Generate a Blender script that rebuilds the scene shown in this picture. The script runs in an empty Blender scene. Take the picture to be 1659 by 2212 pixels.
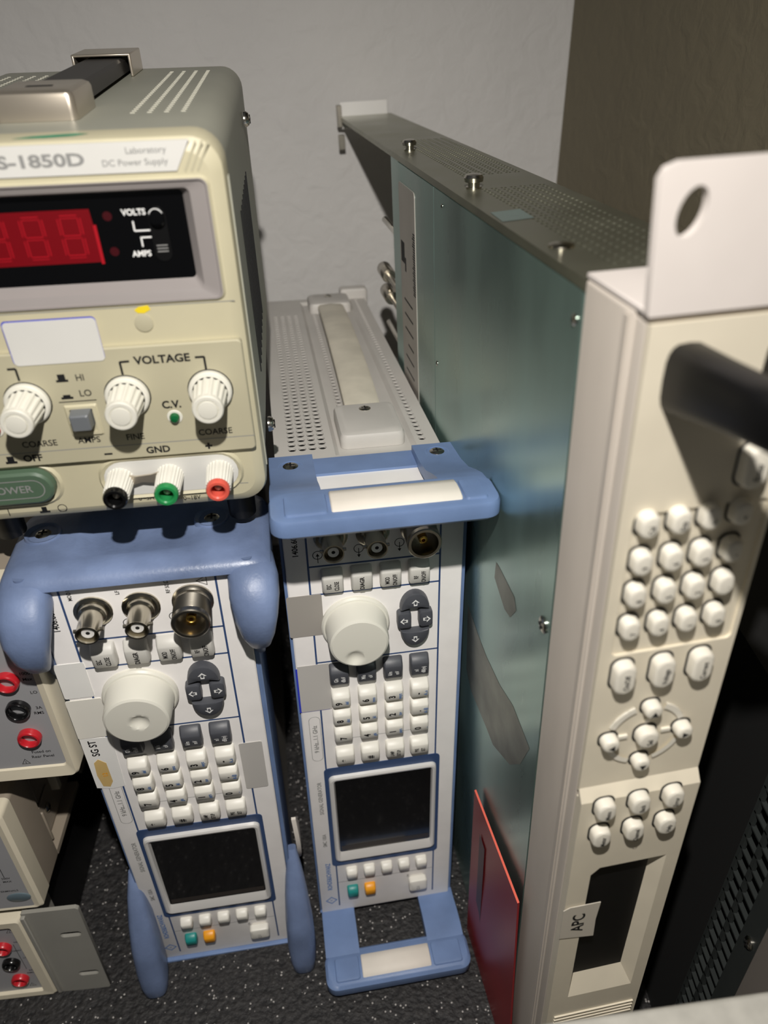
import bpy, math, random
from mathutils import Vector, Matrix
from mathutils.geometry import tessellate_polygon
random.seed(7)
sc = bpy.context.scene
COL = sc.collection
R = math.radians
MM = 0.001

# ------------------------------------------------------------------ camera, world, light
cam = bpy.data.objects.new('camera', bpy.data.cameras.new('camera')); COL.objects.link(cam)
pitch, roll = R(32.68), R(-1.35)
right0, up0 = Vector((1, 0, 0)), Vector((0, math.sin(pitch), math.cos(pitch)))
rt = right0*math.cos(roll) + up0*math.sin(roll)
up = up0*math.cos(roll) - right0*math.sin(roll)
bk = rt.cross(up)
cam.matrix_world = Matrix(((rt.x, up.x, bk.x, 0), (rt.y, up.y, bk.y, 0), (rt.z, up.z, bk.z, .5045), (0, 0, 0, 1)))
cam.data.sensor_fit = 'VERTICAL'; cam.data.sensor_height = 36; cam.data.lens = 1584.44/2212*36
cam.data.clip_start = .01; cam.data.clip_end = 20
cam.data.dof.use_dof = True; cam.data.dof.focus_distance = .36; cam.data.dof.aperture_fstop = 9
sc.camera = cam

w = bpy.data.worlds.new('world'); sc.world = w; w.use_nodes = True
w.node_tree.nodes['Background'].inputs[0].default_value = (.95, .97, 1.0, 1)
w.node_tree.nodes['Background'].inputs[1].default_value = .05

lt = bpy.data.lights.new('torch', 'SPOT'); lt.energy = 3.4; lt.shadow_soft_size = .0045
lt.color = (1.0, .955, .90); lt.spot_size = R(150); lt.spot_blend = 1.0
lt.use_nodes = True; _n = lt.node_tree; _f = _n.nodes.new('ShaderNodeLightFalloff'); _f.inputs['Strength'].default_value = 5.4
_n.links.new(_f.outputs['Linear'], _n.nodes['Emission'].inputs['Strength'])
lo = bpy.data.objects.new('torch', lt); COL.objects.link(lo)
lo.location = (-.005, .02, .625)
lo.rotation_euler = (Vector((-.04, .42, .12)) - Vector(lo.location)).to_track_quat('-Z', 'Y').to_euler()
sc.view_settings.view_transform = 'Standard'; sc.view_settings.look = 'None'
sc.view_settings.gamma = 1; sc.view_settings.use_curve_mapping = False
sc.view_settings.exposure = 0.0

# ------------------------------------------------------------------ materials
def lin(c):
    return tuple((v/255/12.92 if v/255 <= .04045 else ((v/255+.055)/1.055)**2.4) for v in c)
def mat(name, c, rough=.5, metal=0, var=0, vscale=40, bump=0, bscale=400, stretch=(1, 1, 1), coat=0, rvar=0, spec=.5):
    m = bpy.data.materials.new(name); m.use_nodes = True
    nt = m.node_tree; b = nt.nodes['Principled BSDF']
    col = lin(c) + (1,)
    b.inputs['Base Color'].default_value = col
    b.inputs['Roughness'].default_value = rough; b.inputs['Metallic'].default_value = metal
    b.inputs['Coat Weight'].default_value = coat; b.inputs['Specular IOR Level'].default_value = spec
    if var or bump or rvar:
        tc = nt.nodes.new('ShaderNodeTexCoord'); mp = nt.nodes.new('ShaderNodeMapping')
        mp.inputs['Scale'].default_value = stretch
        nt.links.new(tc.outputs['Object'], mp.inputs[0])
    if var or rvar:
        n = nt.nodes.new('ShaderNodeTexNoise'); n.inputs['Scale'].default_value = vscale; n.inputs['Detail'].default_value = 5
        nt.links.new(mp.outputs[0], n.inputs['Vector'])
    if var:
        rp = nt.nodes.new('ShaderNodeValToRGB')
        rp.color_ramp.elements[0].position = .3; rp.color_ramp.elements[1].position = .7
        rp.color_ramp.elements[0].color = tuple(v*(1-var) for v in col[:3]) + (1,)
        rp.color_ramp.elements[1].color = tuple(min(1, v*(1+var*.6)) for v in col[:3]) + (1,)
        nt.links.new(n.outputs[0], rp.inputs[0]); nt.links.new(rp.outputs[0], b.inputs['Base Color'])
    if rvar:
        mr = nt.nodes.new('ShaderNodeMapRange'); mr.inputs['From Min'].default_value = .3; mr.inputs['From Max'].default_value = .7
        mr.inputs['To Min'].default_value = max(.03, rough-rvar); mr.inputs['To Max'].default_value = rough+rvar
        nt.links.new(n.outputs[0], mr.inputs['Value']); nt.links.new(mr.outputs[0], b.inputs['Roughness'])
    if bump:
        n2 = nt.nodes.new('ShaderNodeTexNoise'); n2.inputs['Scale'].default_value = bscale; n2.inputs['Detail'].default_value = 3
        bp = nt.nodes.new('ShaderNodeBump'); bp.inputs['Strength'].default_value = bump; bp.inputs['Distance'].default_value = .001
        nt.links.new(mp.outputs[0], n2.inputs['Vector']); nt.links.new(n2.outputs[0], bp.inputs['Height']); nt.links.new(bp.outputs[0], b.inputs['Normal'])
    return m
M = dict(
    panel=mat('panel_grey', (236, 233, 230), .5, var=.05, vscale=60),
    cover=mat('cover_grey', (194, 190, 184), .5, var=.05, vscale=30, bump=.05, bscale=1500),
    white=mat('grip_white', (226, 219, 208), .6, var=.06, vscale=60),
    strap=mat('strap_ivory', (214, 207, 190), .5, var=.16, vscale=50),
    blue=mat('bumper_blue', (110, 133, 174), .42, var=.14, vscale=45, bump=.06, bscale=900),
    bluescuff=mat('bumper_blue_scuffed', (114, 131, 166), .38, var=.28, vscale=38, bump=.1, bscale=700, rvar=.12),
    line=mat('print_blue', (56, 80, 124), .5), dblue=mat('bezel_blue', (54, 76, 116), .45, var=.06),
    silver=mat('silver_bezel', (232, 230, 226), .3, metal=.25),
    glass=mat('display_black', (6, 6, 7), .12, coat=.4), band=mat('display_edge', (52, 46, 42), .3),
    key=mat('key_white', (232, 229, 219), .42), keyg=mat('key_grey', (205, 203, 196), .45), dkey=mat('key_dark', (74, 76, 82), .45),
    knob=mat('knob_ivory', (226, 224, 212), .42), ink=mat('ink_black', (18, 18, 20), .6), inkw=mat('ink_white', (240, 240, 238), .6),
    inkg=mat('ink_grey', (142, 142, 140), .6), inkb=mat('ink_light_blue', (70, 120, 185), .6),
    nickel=mat('nickel', (190, 184, 168), .2, metal=1), dnickel=mat('dark_nickel', (178, 172, 160), .28, metal=1), gold=mat('gold', (220, 180, 90), .25, metal=1),
    steel=mat('screw_steel', (200, 196, 186), .2, metal=1), teflon=mat('teflon', (235, 233, 228), .5),
    dark=mat('dark_inside', (10, 10, 10), .8), black=mat('black_plastic', (11, 11, 12), .42, spec=.3),
    teal=mat('key_teal', (30, 135, 130), .4), orange=mat('key_orange', (238, 160, 30), .4),
    sticker=mat('sticker_white', (214, 213, 208), .6, var=.03), sticker2=mat('sticker_putty', (232, 229, 219), .6), stickerw=mat('sticker_bright', (240, 239, 235), .6, var=.03),
    stickerg=mat('sticker_grey', (192, 189, 184), .6), stickerd=mat('sticker_dark_grey', (160, 155, 148), .6),
    tan=mat('tape_tan', (214, 182, 118), .6, var=.1), blueink=mat('sticker_blue_ink', (48, 62, 190), .6),
    zinc=mat('zinc_steel', (158, 186, 180), .3, metal=.85, var=.22, vscale=22, stretch=(1, 1, .35), rvar=.07, bump=.02, bscale=300),
    zinctop=mat('zinc_steel_top', (150, 150, 132), .36, metal=.85, var=.16, vscale=30, rvar=.06),
    residue=mat('tape_residue', (140, 142, 134), .42, metal=.8, var=.25, vscale=60), cream=mat('cream_plastic', (226, 217, 196), .45, var=.04, vscale=60), bezelg=mat('bezel_paint', (203, 194, 183), .5, var=.09, vscale=35, stretch=(1, 1, .3)),
    nkey=mat('key_cream', (236, 231, 217), .4), lcd=mat('lcd_dark', (20, 20, 20), .3), ear=mat('ear_paint', (222, 214, 208), .5, var=.04),
    plate=mat('rating_plate', (168, 162, 154), .4, var=.08), tape=mat('label_tape', (205, 198, 184), .5),
    pscream=mat('supply_cream', (198, 191, 162), .45, var=.04, vscale=50), pspan=mat('supply_panel', (184, 178, 152), .5, var=.03),
    pscover=mat('supply_cover', (166, 166, 152), .5, var=.06, vscale=30), psgrey=mat('supply_bezel_grey', (148, 142, 140), .45, var=.03),
    red=mat('display_red', (112, 0, 12), .4), seg=mat('segment_red', (168, 18, 32), .4), slotlight=mat('slot_light', (192, 190, 176), .5),
    vinyl=mat('handle_vinyl', (52, 50, 48), .45), chrome=mat('chrome', (206, 196, 180), .3, metal=.8),
    ledd=mat('led_unlit_red', (60, 4, 12), .4), ledg=mat('led_green', (18, 96, 52), .2, coat=.5), ledr=mat('led_red', (150, 20, 20), .2, coat=.5),
    swg=mat('switch_grey', (108, 112, 116), .4), pgreen=mat('power_green', (82, 104, 84), .45), paintg=mat('paint_green', (40, 150, 112), .5, var=.2, vscale=200),
    yellow=mat('paint_yellow', (236, 210, 40), .5), knurl=mat('knurl_white', (228, 226, 216), .5), tblack=mat('terminal_black', (16, 16, 17), .2, coat=.3),
    tgreen=mat('terminal_green', (40, 140, 78), .3, coat=.3), tred=mat('terminal_red', (226, 96, 80), .3, coat=.3), jred=mat('jack_red', (190, 34, 44), .3, coat=.4),
    redcard=mat('card_red', (142, 32, 36), .4, var=.1, vscale=20), cardstripe=mat('card_stripe', (78, 48, 58), .5), cardedge=mat('card_edge', (240, 110, 90), .5),
    bench=mat('instrument_cream', (222, 213, 190), .45, var=.04), benchp=mat('instrument_panel_grey', (158, 158, 160), .5),
    benchs=mat('instrument_side_tan', (150, 139, 124), .5, var=.08, vscale=25), earg=mat('ear_grey', (150, 148, 140), .5, var=.07, vscale=25),
    badge=mat('badge', (96, 112, 120), .3), vent=mat('vent_case', (50, 54, 53), .5, var=.1), ventp=mat('vent_front_grey', (120, 114, 108), .5),
    speck=mat('speckled_grey', (186, 184, 176), .55, var=.14, vscale=120))

def wall_mat(name, c):
    m = mat(name, c, .75, var=.03, vscale=12)
    nt = m.node_tree; b = nt.nodes['Principled BSDF']
    tc = nt.nodes.new('ShaderNodeTexCoord'); n = nt.nodes.new('ShaderNodeTexNoise'); n.inputs['Scale'].default_value = 55; n.inputs['Detail'].default_value = 4; n.inputs['Distortion'].default_value = .6
    bp = nt.nodes.new('ShaderNodeBump'); bp.inputs['Strength'].default_value = .6; bp.inputs['Distance'].default_value = .003
    nt.links.new(tc.outputs['Object'], n.inputs['Vector']); nt.links.new(n.outputs[0], bp.inputs['Height']); nt.links.new(bp.outputs[0], b.inputs['Normal'])
    return m
M['wall'] = wall_mat('plaster_grey', (200, 198, 195)); M['wallr'] = wall_mat('plaster_olive', (116, 108, 88))

def foam_mat():
    m = bpy.data.materials.new('black_foam'); m.use_nodes = True; nt = m.node_tree; b = nt.nodes['Principled BSDF']
    tc = nt.nodes.new('ShaderNodeTexCoord')
    v = nt.nodes.new('ShaderNodeTexVoronoi'); v.inputs['Scale'].default_value = 620
    n = nt.nodes.new('ShaderNodeTexNoise'); n.inputs['Scale'].default_value = 260; n.inputs['Detail'].default_value = 6
    for x in (v, n): nt.links.new(tc.outputs['Object'], x.inputs['Vector'])
    r = nt.nodes.new('ShaderNodeValToRGB'); r.color_ramp.elements[0].position = .3; r.color_ramp.elements[1].position = .75
    r.color_ramp.elements[0].color = (.006, .006, .007, 1); r.color_ramp.elements[1].color = (.036, .034, .033, 1)
    nt.links.new(n.outputs[0], r.inputs[0])
    sep = nt.nodes.new('ShaderNodeSeparateColor'); nt.links.new(v.outputs['Color'], sep.inputs[0])
    g = nt.nodes.new('ShaderNodeMath'); g.operation = 'GREATER_THAN'; g.inputs[1].default_value = .93; nt.links.new(sep.outputs[0], g.inputs[0])
    l = nt.nodes.new('ShaderNodeMath'); l.operation = 'LESS_THAN'; l.inputs[1].default_value = .36; nt.links.new(v.outputs['Distance'], l.inputs[0])
    mu = nt.nodes.new('ShaderNodeMath'); mu.operation = 'MULTIPLY'; nt.links.new(g.outputs[0], mu.inputs[0]); nt.links.new(l.outputs[0], mu.inputs[1])
    mx = nt.nodes.new('ShaderNodeMix'); mx.data_type = 'RGBA'; nt.links.new(mu.outputs[0], mx.inputs[0]); nt.links.new(r.outputs[0], mx.inputs[6]); mx.inputs[7].default_value = (.42, .4, .38, 1)  # pale flecks in the colour stand in for glints off the foam cells
    nt.links.new(mx.outputs[2], b.inputs['Base Color']); b.inputs['Roughness'].default_value = .6
    bp = nt.nodes.new('ShaderNodeBump'); bp.inputs['Strength'].default_value = .9; bp.inputs['Distance'].default_value = .002
    nt.links.new(n.outputs[0], bp.inputs['Height']); nt.links.new(bp.outputs[0], b.inputs['Normal'])
    return m
M['foam'] = foam_mat()

# ------------------------------------------------------------------ mesh builder (mm; x right, y away, z up; fronts face -y)
def rr(cx, cz, w, h, r, n=5):
    """rounded rectangle outline; r: radius"""
    r = max(.01, min(r, w/2-.001, h/2-.001)); o = []
    for sx, sz, a0 in ((1, 1, 0), (-1, 1, 90), (-1, -1, 180), (1, -1, 270)):
        for i in range(n+1):
            a = R(a0 + 90*i/n); o.append((cx+sx*(w/2-r)+r*math.cos(a), cz+sz*(h/2-r)+r*math.sin(a)))
    return o
TXT = {}
def text_mesh(s, bold):
    if (s, bold) in TXT: return TXT[s, bold]
    c = bpy.data.curves.new('t', 'FONT'); c.body = s; c.size = 1; c.resolution_u = 3
    c.align_x = 'CENTER'; c.align_y = 'CENTER'; c.offset = .022*bold
    o = bpy.data.objects.new('t', c); COL.objects.link(o)
    dg = bpy.context.evaluated_depsgraph_get(); me = bpy.data.meshes.new_from_object(o.evaluated_get(dg))
    vs = [tuple(v.co[:2]) for v in me.vertices]; fs = [tuple(p.vertices) for p in me.polygons]
    bpy.data.objects.remove(o); bpy.data.curves.remove(c); bpy.data.meshes.remove(me)
    TXT[s, bold] = (vs, fs); return vs, fs
class MB:
    def __init__(s): s.V = []; s.F = []; s.I = []; s.m = []
    def add(s, vs, fs, m):
        if m not in s.m: s.m.append(m)
        k = s.m.index(m); o = len(s.V)
        s.V += [tuple(v) for v in vs]; s.F += [tuple(o+i for i in f) for f in fs]; s.I += [k]*len(fs); return s
    def loft(s, loops, m, cap0=False, cap1=True, closed=True):
        n = len(loops[0]); vs = [p for l in loops for p in l]; fs = []
        for j in range(len(loops)-1):
            for i in range(n if closed else n-1):
                k = (i+1) % n; fs.append((j*n+i, j*n+k, (j+1)*n+k, (j+1)*n+i))
        if cap0: fs.append(tuple(range(n)))
        if cap1: fs.append(tuple((len(loops)-1)*n+i for i in range(n)))
        return s.add(vs, fs, m)
    def box(s, x0, x1, y0, y1, z0, z1, m):
        v = [(x, y, z) for x in (x0, x1) for y in (y0, y1) for z in (z0, z1)]
        return s.add(v, [(0, 1, 3, 2), (4, 6, 7, 5), (0, 4, 5, 1), (2, 3, 7, 6), (0, 2, 6, 4), (1, 5, 7, 3)], m)
    def rbox(s, x0, x1, y0, y1, z0, z1, m, r=2, b=1):
        """rounded outline in xz, bevelled front and back"""
        cx, cz, w_, h = (x0+x1)/2, (z0+z1)/2, x1-x0, z1-z0
        L = [(b, y1), (0, y1-b), (0, y0+b), (b*.3, y0+b*.3), (b, y0)]
        return s.loft([[(x, y, z) for x, z in rr(cx, cz, w_-2*i, h-2*i, r-i*.5)] for i, y in L], m, True, True)
    def plate(s, pts, y0, y1, m):
        return s.loft([[(x, y1, z) for x, z in pts], [(x, y0, z) for x, z in pts]], m, True, True)
    def flat(s, pts, y, m): return s.add([(x, y, z) for x, z in pts], [tuple(range(len(pts)))], m)
    def holed(s, outer, holes, y0, y1, m):
        polys = [[Vector((x, z, 0)) for x, z in p] for p in [outer]+holes]
        tri = tessellate_polygon(polys); pts = [(p.x, p.y) for q in polys for p in q]
        s.add([(x, y0, z) for x, z in pts], tri, m); s.add([(x, y1, z) for x, z in pts], tri, m)
        for p in [outer]+holes: s.loft([[(x, y0, z) for x, z in p], [(x, y1, z) for x, z in p]], m, False, False)
        return s
    def ring(s, loops, m): return s.loft(loops, m, False, False)
    def lathe(s, c, prof, m, ax='y', n=28, cap0=False, cap1=True, mod=None):
        L = []
        for r, t in prof:
            l = []
            for i in range(n):
                a = 2*math.pi*i/n; q = r*(mod(i) if mod else 1); u, v = q*math.cos(a), q*math.sin(a)
                l.append({'y': (c[0]+u, c[1]+t, c[2]+v), 'z': (c[0]+u, c[1]+v, c[2]+t), 'x': (c[0]+t, c[1]+u, c[2]+v)}[ax])
            L.append(l)
        return s.loft(L, m, cap0, cap1)
    def text(s, t, x, z, size, m, rot=0, y=-.08, sx=1, bold=1, fy=None, sheet='xz'):
        vs, fs = text_mesh(t, bold); ca, sa = math.cos(R(rot)), math.sin(R(rot)); o = []
        for u, v in vs:
            u *= size*sx; v *= size; X = x+u*ca-v*sa; Z = z+u*sa+v*ca
            if sheet == 'xz': o.append((X, fy(X, Z) if fy else y, Z))
            elif sheet == 'yz': o.append((y, X, Z))
        return s.add(o, fs, m)
    def line(s, a, b, wd, m, y=-.06):
        dx, dz = b[0]-a[0], b[1]-a[1]; L = math.hypot(dx, dz); nx, nz = -dz/L*wd/2, dx/L*wd/2
        return s.flat([(a[0]+nx, a[1]+nz), (b[0]+nx, b[1]+nz), (b[0]-nx, b[1]-nz), (a[0]-nx, a[1]-nz)], y, m)
    def arc(s, cx, cz, r, wd, a0, a1, m, y=-.06, n=16, rz=None):
        rz = rz or r; V = []
        for i in range(n+1):
            a = R(a0+(a1-a0)*i/n)
            V += [(cx+(r-wd/2)*math.cos(a), y, cz+(rz-wd/2)*math.sin(a)), (cx+(r+wd/2)*math.cos(a), y, cz+(rz+wd/2)*math.sin(a))]
        return s.add(V, [(2*i, 2*i+1, 2*i+3, 2*i+2) for i in range(n)], m)
    def perf(s, x0, y0, nx, ny, px, py, r, z, m, dep=1.0):
        """perforated strip in the xy plane, real round holes with walls"""
        K = 12
        for i in range(nx):
            for j in range(ny):
                cx, cy = x0+(i+.5)*px, y0+(j+.5)*py; out, inn, low = [], [], []
                for k in range(K):
                    a = 2*math.pi*(k+.5)/K; c, q = math.cos(a), math.sin(a); t = min(px/2/abs(c) if abs(c) > 1e-6 else 9e9, py/2/abs(q) if abs(q) > 1e-6 else 9e9)
                    if k in (1, 4, 7, 10): out.append((cx+math.copysign(px/2, c), cy+math.copysign(py/2, q), z))
                    else: out.append((cx+c*t, cy+q*t, z))
                    inn.append((cx+r*c, cy+r*q, z)); low.append((cx+r*c, cy+r*q, z-dep))
                s.loft([out, inn, low], m, False, False)
        return s
    def sheet(s, X0, X1, Y0, Y1, z, m, blocks):
        """flat sheet at z with rectangular blocks (x0,x1,y0,y1) left out"""
        xs = sorted({X0, X1, *[b[0] for b in blocks], *[b[1] for b in blocks]}); ys = sorted({Y0, Y1, *[b[2] for b in blocks], *[b[3] for b in blocks]})
        for a, b in zip(xs, xs[1:]):
            for c, d in zip(ys, ys[1:]):
                mx, my = (a+b)/2, (c+d)/2
                if not any(k[0] < mx < k[1] and k[2] < my < k[3] for k in blocks): s.add([(a, c, z), (b, c, z), (b, d, z), (a, d, z)], [(0, 1, 2, 3)], m)
        return s
    def build(s, name, parent=None, ang=35, bev=0, sub=0):
        me = bpy.data.meshes.new(name); me.from_pydata([(x*MM, y*MM, z*MM) for x, y, z in s.V], [], s.F)
        for k in s.m: me.materials.append(M[k])
        me.polygons.foreach_set('material_index', s.I)
        import bmesh
        bm = bmesh.new(); bm.from_mesh(me); bmesh.ops.recalc_face_normals(bm, faces=bm.faces); bm.to_mesh(me); bm.free()
        me.update(); me.polygons.foreach_set('use_smooth', [True]*len(me.polygons)); me.set_sharp_from_angle(angle=R(ang))
        o = bpy.data.objects.new(name, me); COL.objects.link(o)
        if parent: o.parent = parent
        if bev:
            b = o.modifiers.new('bevel', 'BEVEL'); b.width = bev*MM; b.segments = 2; b.limit_method = 'ANGLE'; b.angle_limit = R(40)
        if sub:
            b = o.modifiers.new('sub', 'SUBSURF'); b.levels = sub; b.render_levels = sub
        return o
def thing(name, label, cat, pos, yaw=0, tx=0, ty=0, group=None):
    o = bpy.data.objects.new(name, None); COL.objects.link(o); o.empty_display_size = .02
    m = Matrix.Rotation(R(yaw), 4, 'Z') @ Matrix.Rotation(R(tx), 4, 'X') @ Matrix.Rotation(R(ty), 4, 'Y')
    m.translation = Vector(pos)*MM; o.matrix_world = m
    o['label'] = label; o['category'] = cat
    if group: o['group'] = group
    return o
def struct(o): o['kind'] = 'structure'; return o

def screw(parent, c, ax, sgn, r=3.2, m='steel', name='screw', h=1.8):
    """pan-head cross screw; sgn gives the outward direction along ax"""
    b = MB(); b.lathe(c, [(r, 0), (r, sgn*h*.4), (r*.8, sgn*h*.8), (r*.4, sgn*h), (r*.12, sgn*h*1.02)], m, ax, 16)
    for k in (0, 1):
        q = [r*.55, r*.12]; q = q if k else q[::-1]; t0, t1 = sorted((sgn*h*.6, sgn*h*1.08))
        if ax == 'z': b.box(c[0]-q[0], c[0]+q[0], c[1]-q[1], c[1]+q[1], c[2]+t0, c[2]+t1, 'dark')
        if ax == 'y': b.box(c[0]-q[0], c[0]+q[0], c[1]+t0, c[1]+t1, c[2]-q[1], c[2]+q[1], 'dark')
        if ax == 'x': b.box(c[0]+t0, c[0]+t1, c[1]-q[0], c[1]+q[0], c[2]-q[1], c[2]+q[1], 'dark')
    return b.build(name, parent)

# ------------------------------------------------------------------ setting
def quad(name, pts, m):
    b = MB(); b.add(pts, [tuple(range(len(pts)))], m); return struct(b.build(name))
c8, s8 = math.cos(R(8)), math.sin(R(8))
CX, CY = 176, 775     # room corner on plan
def wall(name, x0, y0, x1, y1, m, t=20, flip=1):
    dx, dy = x1-x0, y1-y0; L = math.hypot(dx, dy); nx, ny = -dy/L*t*flip, dx/L*t*flip
    b = MB(); b.loft([[(x0, y0, z), (x1, y1, z), (x1+nx, y1+ny, z), (x0+nx, y0+ny, z)] for z in (-8, 1400)], m, True, True)
    return struct(b.build(name))
wall('wall_back', CX-1100*c8, CY-1100*s8, CX, CY, 'wall', flip=1)
wall('wall_right', CX, CY, CX+1000*s8, CY-1000*c8, 'wallr', flip=1)
fl = MB(); fl.box(-1000, 700, -400, 900, -28, -8, 'foam'); struct(fl.build('floor'))

# ------------------------------------------------------------------ signal generators
GW, GH, GD = 88.0, 322.5, 356.0
def wedge_key(root, cx, cz, w, h, m, d=5.0, legend=None, leg2=None, y0=0, name='key'):
    b = MB(); cr = h*.16
    def prof(k, x, e):
        hh = h/2-e
        return [(x, y0, cz+hh), (x, y0-1.6*k, cz+hh), (x, y0-d*k*.93, cz+cr+.9), (x, y0-d*k, cz+cr), (x, y0-d*k*.9, cz-hh*.8), (x, y0-d*k*.7, cz-hh), (x, y0, cz-hh)]
    b.loft([prof(.6, cx-w/2, .9), prof(.93, cx-w/2+.5, .25), prof(1, cx-w/2+1.2, 0), prof(1, cx+w/2-1.2, 0), prof(.93, cx+w/2-.5, .25), prof(.6, cx+w/2, .9)], m, True, True)
    fy = lambda X, Z: y0 - d*(1-.1*(cz+cr-Z)/(h*.4+cr)) - .12
    dk = m == 'dkey'
    if legend:
        L = legend if isinstance(legend, list) else [legend]
        if len(L) == 1: b.text(L[0], cx - (1.2 if leg2 else 0), cz-h*.14, 3 if len(L[0]) > 2 else min(5.2, h*.45), 'inkw' if dk else 'ink', 90, fy=fy, sx=.85, bold=1.6)
        else:
            for i, t in enumerate(L): b.text(t, cx-1.9+i*3.8, cz-h*.14, 3.1, 'inkw' if dk else 'ink', 90, fy=fy, sx=.62)
    if leg2: b.text(leg2, cx+3, cz-h*.14, 2.7, 'inkb', 90, fy=fy, sx=.75)
    return b.build(name, root, 50)
def bnc(root, cx, cz, name='bnc_connector'):
    b = MB()
    b.lathe((cx, 0, cz), [(8.2, 0), (8.2, -.8), (7.6, -1.2), (6.2, -1.4), (5.9, -3.5), (4.9, -4), (4.8, -15.2), (4.9, -15.6), (4.3, -15.6), (4.1, -15), (4.1, -8)], 'nickel')
    b.lathe((cx, 0, cz), [(2.6, -8), (2.6, -14), (1.2, -14), (.9, -13.9)], 'teflon', n=18)
    b.lathe((cx, 0, cz), [(.9, -13.95), (.4, -13.95)], 'dark', n=10)
    b.lathe((cx+4.6, -12, cz), [(.9, 0), (.9, 1.5), (.6, 1.6)], 'nickel', 'x', 10); b.lathe((cx-4.6, -12, cz), [(.9, 0), (.9, -1.5), (.6, -1.6)], 'nickel', 'x', 10)
    return b.build(name, root)
def ncon(root, cx, cz):
    b = MB(); p = [(9, 0), (9, -1), (8.4, -1.3), (7.6, -2), (7.6, -4)]
    for k in range(8): p += [(8.1, -4.4-k*1.1), (7.4, -4.95-k*1.1)]
    p += [(8.2, -13.4), (8.2, -15.6), (7.7, -16), (6.5, -16), (6.1, -15), (6, -6)]
    b.lathe((cx, 0, cz), p, 'dnickel', n=32)
    b.lathe((cx, 0, cz), [(2.2, -6), (2.1, -12.5), (1.6, -12.8), (.9, -12.8), (.8, -9)], 'gold', n=16)
    return b.build('n_connector', root)
def gen_knob(root, cx, cz, dx, dz):
    b = MB(); b.lathe((cx, 0, cz), [(17.6, 0), (17.6, -1.6), (16.8, -2.6), (15.9, -2.8), (15.7, -3.4), (15.1, -14.8), (14.6, -16.2), (13.6, -16.8)], 'knob', n=48, cap1=False)
    n = 48; L = []
    for i in range(14):
        r = 13.6*(1-i/14); l = []
        for k in range(n):
            a = 2*math.pi*k/n; u, v = r*math.cos(a), r*math.sin(a); d = math.hypot(u-dx, v-dz)/4.6
            l.append((cx+u, -16.8-.3*(1-(r/13.6)**2)+(2.0*(1-d*d) if d < 1 else 0), cz+v))
        L.append(l)
    b.loft(L, 'knob'); return b.build('rotary_knob', root, 28)
def arrow_poly(cx, cz, s, rot):
    p = [(0, 1), (.95, .05), (.42, .05), (.42, -.8), (-.42, -.8), (-.42, .05), (-.95, .05)]; ca, sa = math.cos(R(rot)), math.sin(R(rot))
    return [(cx+s*(x*ca-z*sa), cz+s*(x*sa+z*ca)) for x, z in p]
def circ_arrow(b, x, z, up):
    b.arc(x, z, 2.3, .35, 0, 360, 'ink', n=20); k = 1 if up else -1
    b.line((x, z-4.6 if up else z+.2), (x, z+.2 if up else z-4.2), .35, 'ink')
    zt = z+1.0 if up else z-5.2
    b.flat([(x, zt), (x+.9, zt-1.7*k), (x-.9, zt-1.7*k)], -.07, 'ink')

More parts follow.
